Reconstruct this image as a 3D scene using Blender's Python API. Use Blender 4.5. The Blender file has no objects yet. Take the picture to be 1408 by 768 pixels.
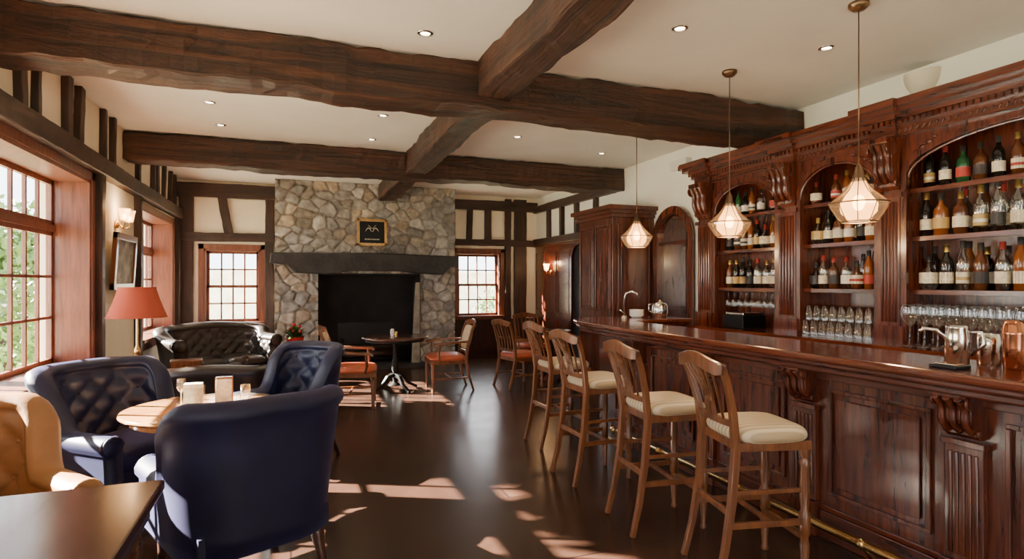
import bpy, bmesh, math, random
from mathutils import Vector, Matrix, noise
random.seed(7)
pi=math.pi
# ------------------------------------------------------------------ materials
def newmat(name):
    m=bpy.data.materials.new(name); m.use_nodes=True
    nt=m.node_tree; b=nt.nodes['Principled BSDF']; return m,nt,b
def pmat(name,col,rough=.5,metal=0,coat=0,sheen=0,trans=0,emis=None,es=0,noise_amt=0,nscale=8,bump=0,bscale=60,ior=1.45,spec=.5,stint=None):
    m,nt,b=newmat(name)
    b.inputs['Base Color'].default_value=(*col,1); b.inputs['Roughness'].default_value=rough
    b.inputs['Metallic'].default_value=metal; b.inputs['Coat Weight'].default_value=coat
    b.inputs['Coat Roughness'].default_value=.12
    b.inputs['Sheen Weight'].default_value=sheen; b.inputs['Transmission Weight'].default_value=trans
    if stint: b.inputs['Sheen Tint'].default_value=(*stint,1)
    b.inputs['IOR'].default_value=ior; b.inputs['Specular IOR Level'].default_value=spec
    if emis: b.inputs['Emission Color'].default_value=(*emis,1); b.inputs['Emission Strength'].default_value=es
    tc=nt.nodes.new('ShaderNodeTexCoord')
    if noise_amt:
        n=nt.nodes.new('ShaderNodeTexNoise'); n.inputs['Scale'].default_value=nscale; n.inputs['Detail'].default_value=5
        nt.links.new(tc.outputs['Object'],n.inputs['Vector'])
        r=nt.nodes.new('ShaderNodeValToRGB')
        r.color_ramp.elements[0].position=.3; r.color_ramp.elements[1].position=.7
        r.color_ramp.elements[0].color=(*[c*(1-noise_amt) for c in col],1)
        r.color_ramp.elements[1].color=(*[min(1,c*(1+noise_amt)) for c in col],1)
        nt.links.new(n.outputs['Fac'],r.inputs['Fac']); nt.links.new(r.outputs['Color'],b.inputs['Base Color'])
    if bump:
        n2=nt.nodes.new('ShaderNodeTexNoise'); n2.inputs['Scale'].default_value=bscale; n2.inputs['Detail'].default_value=4
        nt.links.new(tc.outputs['Object'],n2.inputs['Vector'])
        bp=nt.nodes.new('ShaderNodeBump'); bp.inputs['Strength'].default_value=bump; bp.inputs['Distance'].default_value=.01
        nt.links.new(n2.outputs['Fac'],bp.inputs['Height']); nt.links.new(bp.outputs['Normal'],b.inputs['Normal'])
    return m
def wood(name,c1,c2,axis='z',rough=.35,coat=.3,bump=.15,fine=14,lo=.33,hi=.68,ratio=.08,bd=.01):
    m,nt,b=newmat(name)
    tc=nt.nodes.new('ShaderNodeTexCoord'); mp=nt.nodes.new('ShaderNodeMapping')
    s=[fine]*3; s['xyz'.index(axis)]=fine*ratio
    mp.inputs['Scale'].default_value=s
    nt.links.new(tc.outputs['Object'],mp.inputs['Vector'])
    n=nt.nodes.new('ShaderNodeTexNoise'); n.inputs['Scale'].default_value=1.6; n.inputs['Detail'].default_value=8
    n.inputs['Distortion'].default_value=.8; n.inputs['Roughness'].default_value=.65
    nt.links.new(mp.outputs[0],n.inputs['Vector'])
    r=nt.nodes.new('ShaderNodeValToRGB'); r.color_ramp.elements[0].position=lo; r.color_ramp.elements[1].position=hi
    r.color_ramp.elements[0].color=(*c1,1); r.color_ramp.elements[1].color=(*c2,1)
    nt.links.new(n.outputs['Fac'],r.inputs['Fac']); nt.links.new(r.outputs['Color'],b.inputs['Base Color'])
    b.inputs['Roughness'].default_value=rough; b.inputs['Coat Weight'].default_value=coat; b.inputs['Coat Roughness'].default_value=.15
    bp=nt.nodes.new('ShaderNodeBump'); bp.inputs['Strength'].default_value=bump; bp.inputs['Distance'].default_value=bd
    nt.links.new(n.outputs['Fac'],bp.inputs['Height']); nt.links.new(bp.outputs['Normal'],b.inputs['Normal'])
    return m
def mixmat(name,col,fac,glosscol=(1,1,1),rough=.03,transl=None,em=0,ecol=(1,.72,.4),edge=None):
    m=bpy.data.materials.new(name); m.use_nodes=True; nt=m.node_tree; nt.nodes.clear()
    o=nt.nodes.new('ShaderNodeOutputMaterial'); mx=nt.nodes.new('ShaderNodeMixShader'); mx.inputs[0].default_value=fac
    t=nt.nodes.new('ShaderNodeBsdfTransparent'); t.inputs[0].default_value=(*col,1)
    if transl:
        g=nt.nodes.new('ShaderNodeBsdfTranslucent'); g.inputs[0].default_value=(*transl,1)
    else:
        g=nt.nodes.new('ShaderNodeBsdfGlossy'); g.inputs[0].default_value=(*glosscol,1); g.inputs['Roughness'].default_value=rough
    if edge:
        lw=nt.nodes.new('ShaderNodeLayerWeight'); lw.inputs['Blend'].default_value=.3
        mr=nt.nodes.new('ShaderNodeMapRange'); mr.inputs['From Min'].default_value=0; mr.inputs['From Max'].default_value=1
        mr.inputs['To Min'].default_value=fac; mr.inputs['To Max'].default_value=edge
        nt.links.new(lw.outputs['Facing'],mr.inputs['Value']); nt.links.new(mr.outputs[0],mx.inputs[0])
    nt.links.new(t.outputs[0],mx.inputs[1]); nt.links.new(g.outputs[0],mx.inputs[2])
    last=mx
    if em:
        e=nt.nodes.new('ShaderNodeEmission'); e.inputs[0].default_value=(*ecol,1); e.inputs[1].default_value=em
        a=nt.nodes.new('ShaderNodeAddShader'); nt.links.new(mx.outputs[0],a.inputs[0]); nt.links.new(e.outputs[0],a.inputs[1]); last=a
    nt.links.new(last.outputs[0],o.inputs[0]); return m
MAH=((.036,.0068,.0036),(.150,.032,.012))
mah_z=wood('mahogany_z',*MAH,'z',.26,.5,.08)
mah_y=wood('mahogany_y',*MAH,'y',.26,.5,.08)
mah_top=wood('mahogany_top',(.08,.015,.007),(.21,.048,.018),'y',.11,1,.03)
mah_dark=wood('mahogany_dark',(.022,.008,.005),(.06,.018,.010),'z',.4,.2,.08)
oak=wood('oak_chair',(.09,.028,.009),(.25,.085,.026),'z',.3,.5,.05)
honey=wood('honey_wood',(.34,.13,.04),(.58,.28,.09),'x',.16,.8,.03,10)
dtab=wood('dark_table_wood',(.035,.013,.008),(.10,.036,.018),'y',.22,.6,.05)
tim={a:wood('old_timber_'+a,(.009,.0035,.002),(.135,.045,.018),a,.58,.05,1,8,.38,.80,.05,.035) for a in 'xyz'}
timd={a:wood('dark_timber_'+a,(.012,.006,.004),(.062,.024,.013),a,.55,.05,.5,9) for a in 'xyz'}
winw=wood('window_wood',(.10,.026,.013),(.25,.078,.036),'z',.4,.2,.1)
plaster=pmat('cream_plaster',(.86,.77,.61),.85,noise_amt=.06,nscale=2,bump=.25,bscale=12)
shellp=pmat('shell_plaster',(.72,.66,.55),.8,noise_amt=.06,nscale=6)
plw=pmat('white_plaster',(.87,.86,.79),.85,noise_amt=.04,nscale=1.5,bump=.2,bscale=9)
ceilm=pmat('ceiling_plaster',(.83,.81,.77),.8,noise_amt=.06,nscale=1.2,bump=.2,bscale=5)
velvet=pmat('navy_velvet',(.012,.010,.050),.65,sheen=.2,stint=(.35,.35,.95),noise_amt=.35,nscale=5)
navyb=pmat('navy_velvet_dark',(.008,.008,.034),.55,sheen=.09,stint=(.35,.35,.95),noise_amt=.3,nscale=5)
navyl=pmat('navy_satin',(.008,.011,.038),.42,sheen=.06,stint=(.4,.4,1),noise_amt=.3,nscale=6,bump=.06,bscale=150)
blackl=pmat('black_leather',(.026,.019,.017),.34,noise_amt=.3,nscale=6,bump=.1,bscale=150,coat=.1)
tanl=pmat('tan_leather',(.38,.18,.072),.42,noise_amt=.18,nscale=5,bump=.1,bscale=150)
redl=pmat('red_leather',(.48,.10,.045),.38,noise_amt=.2,nscale=5)
brass=pmat('brass',(.75,.48,.18),.22,1)
gilt=pmat('gilt',(.50,.30,.11),.4,.7,noise_amt=.3,nscale=30)
steel=pmat('steel',(.78,.76,.72),.13,1)
copper=pmat('copper',(.60,.25,.14),.2,1)
bronze=pmat('bronze',(.22,.14,.08),.35,.9)
iron=pmat('black_iron',(.012,.012,.012),.4,.6)
soot_black=pmat('soot_black',(.010,.009,.010),.75,noise_amt=.5,nscale=4,bump=.5,bscale=18)
mantm=pmat('mantel_slate',(.030,.028,.028),.6,noise_amt=.5,nscale=4,bump=.9,bscale=14)
white=pmat('white_plastic',(.8,.79,.74),.4)
ceram=pmat('white_ceramic',(.8,.78,.74),.15)
glass=mixmat('window_glass',(1,1,1),.04)
gglass=mixmat('clear_glass',(.90,.92,.92),.10,rough=.05,edge=.75)
shadeg=mixmat('pendant_glass',(.92,.84,.72),.18,em=.12,ecol=(1,.62,.30),rough=.1)
shadeb=mixmat('pendant_diffuser',(.95,.78,.52),.5,transl=(1,.70,.36),em=1.9,ecol=(1,.58,.26))
bulb=pmat('warm_bulb',(1,.8,.5),.5,emis=(1,.66,.32),es=30)
dlm=pmat('downlight_lens',(1,.9,.7),.5,emis=(1,.84,.6),es=14)
redsh=pmat('red_shade_fabric',(.33,.055,.028),.8,emis=(.8,.12,.04),es=.10)
green=pmat('leaf_green',(.035,.10,.02),.5,noise_amt=.5,nscale=3)
hedge=pmat('hedge_green',(.085,.16,.04),.6,noise_amt=.6,nscale=1)
grassm=pmat('lawn',(.36,.36,.26),.9,noise_amt=.3,nscale=.6)
gwall=pmat('garden_wall_stone',(.72,.68,.60),.9,noise_amt=.25,nscale=3)
flow=pmat('red_flower',(.5,.02,.03),.6)
paper=pmat('label_paper',(.75,.68,.52),.6,noise_amt=.2,nscale=40)
canvas=pmat('painting_canvas',(.24,.19,.12),.6,noise_amt=.9,nscale=7)
mirrorm=pmat('old_mirror',(.62,.63,.62),.05,1)
def mk_stripe():
    m,nt,b=newmat('cream_striped_fabric')
    tc=nt.nodes.new('ShaderNodeTexCoord'); w=nt.nodes.new('ShaderNodeTexWave'); w.inputs['Scale'].default_value=9; w.bands_direction='X'
    r=nt.nodes.new('ShaderNodeValToRGB'); r.color_ramp.elements[0].position=.2; r.color_ramp.elements[1].position=.6
    r.color_ramp.elements[0].color=(.48,.35,.20,1); r.color_ramp.elements[1].color=(.68,.56,.37,1)
    nt.links.new(tc.outputs['Object'],w.inputs['Vector']); nt.links.new(w.outputs['Fac'],r.inputs['Fac']); nt.links.new(r.outputs['Color'],b.inputs['Base Color'])
    b.inputs['Roughness'].default_value=.4; return m
stripe=mk_stripe()
def mk_floor():
    m,nt,b=newmat('floor_tiles')
    tc=nt.nodes.new('ShaderNodeTexCoord'); br=nt.nodes.new('ShaderNodeTexBrick')
    br.offset=.5; br.inputs['Scale'].default_value=1; br.inputs['Brick Width'].default_value=.95; br.inputs['Row Height'].default_value=.95
    br.inputs['Mortar Size'].default_value=.006; br.inputs['Mortar Smooth'].default_value=.3
    br.inputs['Color1'].default_value=(.036,.018,.0125,1); br.inputs['Color2'].default_value=(.052,.026,.018,1); br.inputs['Mortar'].default_value=(.010,.006,.005,1)
    nt.links.new(tc.outputs['Object'],br.inputs['Vector'])
    n=nt.nodes.new('ShaderNodeTexNoise'); n.inputs['Scale'].default_value=2.8; n.inputs['Detail'].default_value=9; n.inputs['Roughness'].default_value=.68
    nt.links.new(tc.outputs['Object'],n.inputs['Vector'])
    r=nt.nodes.new('ShaderNodeValToRGB'); r.color_ramp.elements[0].position=.25; r.color_ramp.elements[1].position=.75
    r.color_ramp.elements[0].color=(.66,.64,.62,1); r.color_ramp.elements[1].color=(1.4,1.33,1.26,1)
    nt.links.new(n.outputs['Fac'],r.inputs['Fac'])
    mx=nt.nodes.new('ShaderNodeMix'); mx.data_type='RGBA'; mx.blend_type='MULTIPLY'; mx.inputs['Factor'].default_value=1
    nt.links.new(br.outputs['Color'],mx.inputs[6]); nt.links.new(r.outputs['Color'],mx.inputs[7])
    nt.links.new(mx.outputs[2],b.inputs['Base Color'])
    mr=nt.nodes.new('ShaderNodeMapRange'); mr.inputs['To Min'].default_value=.16; mr.inputs['To Max'].default_value=.32
    nt.links.new(n.outputs['Fac'],mr.inputs['Value']); nt.links.new(mr.outputs[0],b.inputs['Roughness'])
    bp=nt.nodes.new('ShaderNodeBump'); bp.inputs['Strength'].default_value=.04; bp.inputs['Distance'].default_value=.01
    nt.links.new(n.outputs['Fac'],bp.inputs['Height']); nt.links.new(bp.outputs['Normal'],b.inputs['Normal'])
    return m
floorm=mk_floor()
def mk_stone():
    m,nt,b=newmat('field_stone')
    at=nt.nodes.new('ShaderNodeAttribute'); at.attribute_name='col'
    tc=nt.nodes.new('ShaderNodeTexCoord'); n=nt.nodes.new('ShaderNodeTexNoise'); n.inputs['Scale'].default_value=12; n.inputs['Detail'].default_value=8
    nt.links.new(tc.outputs['Object'],n.inputs['Vector'])
    r=nt.nodes.new('ShaderNodeValToRGB'); r.color_ramp.elements[0].position=.3; r.color_ramp.elements[1].position=.7
    r.color_ramp.elements[0].color=(.62,.6,.57,1); r.color_ramp.elements[1].color=(1.3,1.28,1.25,1)
    nt.links.new(n.outputs['Fac'],r.inputs['Fac'])
    mx=nt.nodes.new('ShaderNodeMix'); mx.data_type='RGBA'; mx.blend_type='MULTIPLY'; mx.inputs['Factor'].default_value=1
    nt.links.new(at.outputs['Color'],mx.inputs[6]); nt.links.new(r.outputs['Color'],mx.inputs[7]); nt.links.new(mx.outputs[2],b.inputs['Base Color'])
    b.inputs['Roughness'].default_value=.8
    bp=nt.nodes.new('ShaderNodeBump'); bp.inputs['Strength'].default_value=.6; bp.inputs['Distance'].default_value=.012
    nt.links.new(n.outputs['Fac'],bp.inputs['Height']); nt.links.new(bp.outputs['Normal'],b.inputs['Normal'])
    return m
stonem=mk_stone()
# ------------------------------------------------------------------ mesh builder
class MB:
    def __init__(s): s.v=[];s.f=[];s.mi=[];s.sm=[];s.mats=[];s.M=Matrix()
    def add(s,vs,fs,mat,smooth=False):
        if mat not in s.mats: s.mats.append(mat)
        k=s.mats.index(mat); o=len(s.v)
        s.v+= [s.M@Vector(p) for p in vs]
        for f in fs: s.f.append([i+o for i in f]); s.mi.append(k); s.sm.append(smooth)
    def bx(s,x0,x1,y0,y1,z0,z1,mat):
        s.add([(x0,y0,z0),(x1,y0,z0),(x1,y1,z0),(x0,y1,z0),(x0,y0,z1),(x1,y0,z1),(x1,y1,z1),(x0,y1,z1)],
              [(0,3,2,1),(4,5,6,7),(0,1,5,4),(1,2,6,5),(2,3,7,6),(3,0,4,7)],mat)
    def prism(s,poly,a0,a1,mat,axis='z',smooth=False):
        n=len(poly)
        def P(p,a):
            if axis=='z': return (p[0],p[1],a)
            if axis=='y': return (p[0],a,p[1])
            return (a,p[0],p[1])
        vs=[P(p,a0) for p in poly]+[P(p,a1) for p in poly]
        s.add(vs,[tuple(range(n))[::-1],tuple(range(n,2*n))]+[(i,(i+1)%n,(i+1)%n+n,i+n) for i in range(n)],mat,smooth)
    def lathe(s,prof,mat,c=(0,0,0),n=20,smooth=True,axis='z',a0=0):
        vs=[];fs=[]
        for r,z in prof:
            for i in range(n):
                a=2*pi*i/n+a0; q=(max(r,1e-4)*math.cos(a),max(r,1e-4)*math.sin(a),z)
                if axis=='y': q=(q[0],q[2],q[1])
                if axis=='x': q=(q[2],q[0],q[1])
                vs.append((q[0]+c[0],q[1]+c[1],q[2]+c[2]))
        for j in range(len(prof)-1):
            for i in range(n):
                fs.append((j*n+i,j*n+(i+1)%n,(j+1)*n+(i+1)%n,(j+1)*n+i))
        s.add(vs,fs,mat,smooth)
    def sweep(s,pts,sec,mat,up=(0,0,1),scales=None,smooth=False,caps=True):
        pts=[Vector(p) for p in pts]; up=Vector(up); m=len(sec); vs=[];fs=[]
        for i,p in enumerate(pts):
            T=(pts[min(i+1,len(pts)-1)]-pts[max(i-1,0)]).normalized()
            S=T.cross(up)
            if S.length<1e-3: S=T.cross(Vector((1,0,0)))
            S.normalize(); U=S.cross(T)
            k=scales[i] if scales else 1
            for a,b in sec: vs.append(p+S*a*k+U*b*k)
        for i in range(len(pts)-1):
            for j in range(m): fs.append((i*m+j,i*m+(j+1)%m,(i+1)*m+(j+1)%m,(i+1)*m+j))
        if caps:
            o=(len(pts)-1)*m
            fs+=[tuple(range(m))[::-1],tuple(range(o,o+m))]
        s.add(vs,fs,mat,smooth)
    def tube(s,pts,r,mat,n=10,up=(0,0,1),scales=None):
        s.sweep(pts,[(r*math.cos(2*pi*i/n),r*math.sin(2*pi*i/n)) for i in range(n)],mat,up,scales,True)
    def bar(s,pts,w,t,mat,up=(0,0,1),scales=None):
        s.sweep(pts,[(-w/2,-t/2),(w/2,-t/2),(w/2,t/2),(-w/2,t/2)],mat,up,scales)
    def sell(s,c,h,mat,e1=.35,e2=.35,nu=28,nv=14,puff=0):
        def sp(x,e): return math.copysign(abs(x)**e,x)
        vs=[];fs=[]
        for j in range(nv+1):
            ph=-pi/2+pi*j/nv
            for i in range(nu):
                th=2*pi*i/nu
                vs.append((c[0]+h[0]*sp(math.cos(ph),e1)*sp(math.cos(th),e2),c[1]+h[1]*sp(math.cos(ph),e1)*sp(math.sin(th),e2),c[2]+h[2]*sp(math.sin(ph),1)))
        for j in range(nv):
            for i in range(nu): fs.append((j*nu+i,j*nu+(i+1)%nu,(j+1)*nu+(i+1)%nu,(j+1)*nu+i))
        s.add(vs,fs,mat,True)
    def ball(s,c,r,mat,n=10): s.sell(c,(r,r,r) if not isinstance(r,tuple) else r,mat,1,1,n,max(6,n//2+1))
    def build(s,name,loc=(0,0,0),rz=0,bevel=0,parent=None,sub=0,cols=None):
        me=bpy.data.meshes.new(name); me.from_pydata([tuple(v) for v in s.v],[],s.f)
        for m in s.mats: me.materials.append(m)
        for p,k,q in zip(me.polygons,s.mi,s.sm): p.material_index=k; p.use_smooth=q
        bm=bmesh.new(); bm.from_mesh(me); bmesh.ops.recalc_face_normals(bm,faces=bm.faces); bm.to_mesh(me); bm.free()
        ob=bpy.data.objects.new(name,me); bpy.context.scene.collection.objects.link(ob)
        ob.location=loc; ob.rotation_euler=(0,0,rz)
        if bevel:
            b=ob.modifiers.new('bevel','BEVEL'); b.width=bevel; b.segments=2; b.limit_method='ANGLE'; b.angle_limit=.7
        if parent: ob.parent=parent
        return ob
def light(kind,name,loc,energy,col,parent=None,**kw):
    d=bpy.data.lights.new(name,kind); d.energy=energy; d.color=col
    for k,v in kw.items(): setattr(d,k,v)
    o=bpy.data.objects.new(name,d); bpy.context.scene.collection.objects.link(o); o.location=loc
    if parent: o.parent=parent
    return o
# ------------------------------------------------------------------ room constants
XL,XR,YF,YB,ZC=-1.8,4.8,11.2,-3.0,3.25
m=MB(); m.bx(-2.2,5.1,YB-.3,11.5,-.1,0,floorm); m.build('floor')
m=MB(); m.bx(-2.2,5.1,YB-.3,11.5,ZC,ZC+.2,ceilm); m.build('ceiling')
def wall_h(name,axis,a0,a1,t0,t1,holes,mat):
    m=MB()
    def B(u0,u1,z0,z1):
        if u1-u0<1e-4 or z1-z0<1e-4: return
        if axis=='y': m.bx(t0,t1,u0,u1,z0,z1,mat)
        else: m.bx(u0,u1,t0,t1,z0,z1,mat)
    c=a0
    for (u0,u1,z0,z1) in sorted(holes):
        B(c,u0,0,ZC); B(u0,u1,0,z0); B(u0,u1,z1,ZC); c=u1
    B(c,a1,0,ZC)
    return m.build(name)
LW=[(-1.9,1.6,.72,2.48),(3.1,6.62,.72,2.48),(8.5,10.75,.74,2.46)]  # first opening is out of view, added for extra fill light
wall_h('wall_left','y',YB,11.5,-2.2,XL,LW,plaster)
FW=[(-1.40,-.50,.78,2.08),(3.08,4.00,.80,2.10)]
wall_h('wall_far','x',XL,5.1,YF,YF+.3,FW,plaster)
wall_h('wall_right','y',YB,YF,XR,XR+.3,[],plw)
BW=[(.9,3.1,.8,2.6)]  # unseen opening behind the camera, added to let in fill light
wall_h('wall_rear','x',-2.2,5.1,YB-.3,YB,BW,plw)
wn=0
def window(w,h,rec,cols,rows,loc,rz,trans=0,meet=True,casing=.08):
    global wn; wn+=1
    m=MB(); W=winw; F=.045
    for x0,x1 in ((0,.035),(w-.035,w)): m.bx(x0,x1,-.015,rec+.06,0,h,W)
    m.bx(0,w,-.015,rec+.06,h-.035,h,W); m.bx(-.06,w+.06,-.09,rec+.06,-.005,.035,W)
    for x0,x1 in ((-casing,0.003),(w-.003,w+casing)): m.bx(x0,x1,-.03,-.002,-.02,h+casing,W)
    m.bx(-casing,w+casing,-.03,-.002,h-.003,h+casing,W); m.bx(-casing,w+casing,-.03,-.002,-.12,0,W)
    def sash(x0,x1,z0,z1,nc,nr,y):
        m.bx(x0,x0+F,y,y+.04,z0,z1,W); m.bx(x1-F,x1,y,y+.04,z0,z1,W); m.bx(x0,x1,y,y+.04,z0,z0+F,W); m.bx(x0,x1,y,y+.04,z1-F,z1,W)
        for i in range(1,nc):
            x=x0+F+(x1-x0-2*F)*i/nc; m.bx(x-.013,x+.013,y+.005,y+.035,z0+F,z1-F,W)
        for i in range(1,nr):
            z=z0+F+(z1-z0-2*F)*i/nr; m.bx(x0+F,x1-F,y+.005,y+.035,z-.013,z+.013,W)
        m.bx(x0+F,x1-F,y+.018,y+.022,z0+F,z1-F,glass)
    x0,x1,z0,z1=.035,w-.035,.035,h-.035
    if trans:
        n=max(1,round(w/1.1))
        for i in range(n):
            a=x0+(x1-x0)*i/n; b=x0+(x1-x0)*(i+1)/n
            sash(a,b,z0,z1-trans-.05,cols,rows,rec); sash(a,b,z1-trans,z1,cols,1,rec)
        m.bx(x0,x1,rec-.02,rec+.05,z1-trans-.055,z1-trans+.005,W)
    else:
        zm=(z0+z1)/2
        sash(x0,x1,zm-.02,z1,cols,rows//2,rec+.035); sash(x0,x1,z0,zm+.02,cols,rows//2,rec-.005)
    m.build('window_%d'%wn,loc,rz,bevel=.003)
for (a,b,c,d) in LW: window(b-a,d-c,.27,4,3,(XL,a,c),pi/2,trans=.42,casing=.07)
for (a,b,c,d) in FW: window(b-a,d-c,.08,4,4,(a,YF,c),0)
for (a,b,c,d) in BW: window(b-a,d-c,.08,6,4,(b,YB,c),pi)
# rough timbers
def timber(m,p0,p1,w,h,axis,mats=tim,amp=.018,seed=0,up=(0,0,1),taper=1,k=.10):
    p0=Vector(p0);p1=Vector(p1); L=(p1-p0).length; n=max(4,int(L/.08))
    sec=[(-.5+k*.5,-.5),(-.17,-.5),(.17,-.5),(.5-k*.5,-.5),(.5,-.5+k*.4),(.5,-.15),(.5,.15),(.5,.5-k*.4),(.5-k*.5,.5),(0,.5),(-.5+k*.5,.5),(-.5,.5-k*.4),(-.5,.15),(-.5,-.15),(-.5,-.5+k*.4)]
    T=(p1-p0).normalized(); up=Vector(up); S=T.cross(up).normalized(); U=S.cross(T); vs=[];fs=[]
    for i in range(n+1):
        p=p0+(p1-p0)*i/n
        sc=1+(taper-1)*i/n
        for j,(a,b) in enumerate(sec):
            q=p+S*a*w*sc+U*b*h*sc
            d=noise.noise_vector(q*1.2+Vector((seed,seed*2,0)))*amp*.9+noise.noise_vector(q*6+Vector((seed,0,0)))*amp*.5+noise.noise_vector(q*14)*amp*.25
            d-=T*d.dot(T)
            vs.append(q+d)
    M=len(sec)
    for i in range(n):
        for j in range(M): fs.append((i*M+j,i*M+(j+1)%M,(i+1)*M+(j+1)%M,(i+1)*M+j))
    fs+= [tuple(range(M)),tuple(range(n*M,n*M+M))]
    m.add(vs,fs,mats[axis],False)
m=MB(); timber(m,(XL+.005,4.62,3.075),(XR-.005,4.60,3.065),.42,.345,'x',seed=1,amp=.042); m.build('ceiling_beam')
m=MB(); timber(m,(XL+.005,7.95,3.08),(XR-.005,7.93,3.075),.34,.335,'x',seed=2,amp=.038); m.build('ceiling_beam')
m=MB(); timber(m,(1.53,YB+.01,3.105),(1.53,4.40,3.105),.28,.29,'y',seed=3,amp=.036); m.build('ceiling_beam')
m=MB(); timber(m,(1.55,4.84,3.10),(1.57,7.77,3.10),.28,.28,'y',seed=4,amp=.034); timber(m,(1.57,8.13,3.10),(1.60,10.50,3.09),.30,.29,'y',seed=5,amp=.034); m.build('ceiling_beam')
m=MB()
timber(m,(XL+.04,YB,2.62),(XL+.04,YF,2.65),.12,.17,'y',timd,.010,7)
for y,t,w in [(-2,.02,.1),(-1,.0,.09),(0,.03,.1),(1,.0,.1),(2,-.02,.09),(2.9,.02,.1),(3.7,.02,.09),(4.25,-.05,.10),(5.05,-.03,.10),(5.30,.03,.06),(5.95,.0,.13),(6.22,.05,.12),(6.95,.02,.07),(7.3,.0,.08),(8.4,.0,.09),(9.2,.06,.08),(9.5,-.05,.1),(9.95,.05,.09),(10.4,.1,.10),(10.8,0,.1)]:
    timber(m,(XL+.025,y,2.7),(XL+.025,y+t,ZC-.003),w,.06,'z',timd,.008,y,up=(1,0,0))
for y in (6.80,8.36,11.0,2.85,1.9): timber(m,(XL+.03,y,0),(XL+.03,y,2.56),.11,.09,'z',timd,.010,y,up=(1,0,0))
m.build('trim_1')
m=MB()
def hr(x0,x1,z,h=.2,s=0): timber(m,(x0,YF-.03,z),(x1,YF-.03,z),.1,h,'x',timd,.012,s)
def vr(x,z0,z1,w=.12,dx=0): timber(m,(x,YF-.03,z0),(x+dx,YF-.03,z1),w,.09,'z',timd,.012,x,up=(0,1,0))
hr(XL,-.25,3.08,.24,1); hr(XL,-.25,2.28,.15,2); hr(2.87,XR,3.05,.2,3); hr(2.87,XR,2.30,.13,4)
vr(-1.66,0,3.0,.22); vr(-1.0,2.3,3.0,.14,.0-.12); vr(-.36,0,3.0,.14)
vr(3.32,2.3,3.0,.11,.03); vr(3.72,2.3,3.0,.13); vr(4.15,0,3.2,.12); vr(4.42,0,3.2,.26); vr(2.98,2.3,3,.1)
timber(m,(XR-.03,8.0,2.98),(XR-.03,YF,3.0),.1,.14,'y',timd,.01,9); timber(m,(XR-.03,8.0,2.32),(XR-.03,YF,2.32),.1,.13,'y',timd,.01,10)
for y in (8.6,9.3,9.9,10.5): timber(m,(XR-.03,y,2.3),(XR-.03,y,3.0),.1,.08,'z',timd,.01,y,up=(1,0,0))
m.build('trim_2')
def panel(m,axis,face,u0,u1,z0,z1,mat,mat2=None,d=.015,sgn=-1,inset=.05):
    mat2=mat2 or mat
    def B(a,b,c,e,t):
        if axis=='y': m.bx(min(face,face+sgn*t),max(face,face+sgn*t),a,b,c,e,mat2)
        else: m.bx(a,b,min(face,face+sgn*t),max(face,face+sgn*t),c,e,mat2)
    w=.022
    B(u0,u1,z0,z0+w,d); B(u0,u1,z1-w,z1,d); B(u0,u0+w,z0+w,z1-w,d); B(u1-w,u1,z0+w,z1-w,d)
    B(u0+inset,u1-inset,z0+inset,z1-inset,d*.7)
m=MB()
m.bx(XL,-.28,YF-.04,YF-.002,0,.74,mah_dark)
for i in range(3): panel(m,'x',YF-.04,-1.75+i*.5,-1.3+i*.5,.12,.66,mah_dark)
m.bx(2.9,XR,YF-.04,YF-.002,0,.76,mah_dark)
for i in range(3): panel(m,'x',YF-.04,2.95+i*.6,3.5+i*.6,.12,.68,mah_dark)
m.bx(XR-.04,XR-.002,8.0,YF-.04,0,2.25,mah_z); m.bx(XR-.07,XR-.002,8.0,YF-.04,2.22,2.3,mah_y)
for y0,y1 in ((9.55,10.05),(10.12,10.6),(10.67,11.1)):
    panel(m,'y',XR-.04,y0,y1,.15,.8,mah_z); panel(m,'y',XR-.04,y0,y1,.92,2.12,mah_z)
m.build('trim_3',bevel=.003)
m=MB(); m.bx(XL+.001,XL+.025,YB,YF,0,.16,mah_dark); m.build('baseboard_left',bevel=.003)
def arch_pts(y0,y1,zs,rise,n=16):
    c=(y0+y1)/2;a=(y1-y0)/2
    return [(c+a*math.cos(pi-pi*i/n),zs+rise*math.sin(pi*i/n)) for i in range(n+1)]
m=MB()
ap=arch_pts(8.75,9.4,1.9,.3)
m.prism([(8.75,0)]+ap+[(9.4,0)],XR-.045,XR-.05,soot_black,'x')  # flat near-black panel fills the arch
m.bar([(XR-.06,8.75,0)]+[(XR-.06,p[0],p[1]) for p in ap]+[(XR-.06,9.4,0)],.05,.09,mah_z,up=(1,0,0))
m.build('door_2',bevel=.004)
m=MB(); y0,y1=6.12,6.84
ap=arch_pts(y0,y1,2.12,.33)
out=[(y0,0)]+ap+[(y1,0)]
m.prism(out,XR-.012,XR-.016,mirrorm,'x')
m.bar([(XR-.04,y0,0)]+[(XR-.04,p[0],p[1]) for p in ap]+[(XR-.04,y1,0)],.07,.07,mah_z,up=(1,0,0))
m.bar([(XR-.055,y0-.05,0),(XR-.055,y0-.05,2.12)]+[(XR-.055,p[0],p[1]) for p in arch_pts(y0-.05,y1+.05,2.12,.38)]+[(XR-.055,y1+.05,0)],.03,.03,mah_z,up=(1,0,0))
m.bx(XR-.04,XR-.02,y0+.04,y1-.04,.0,.95,mah_z); panel(m,'y',XR-.04,y0+.1,y1-.1,.12,.85,mah_z)
m.bx(XR-.04,XR-.02,y0+.03,y1-.03,2.0,2.05,mah_y)
m.build('door_1',bevel=.003)
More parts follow.
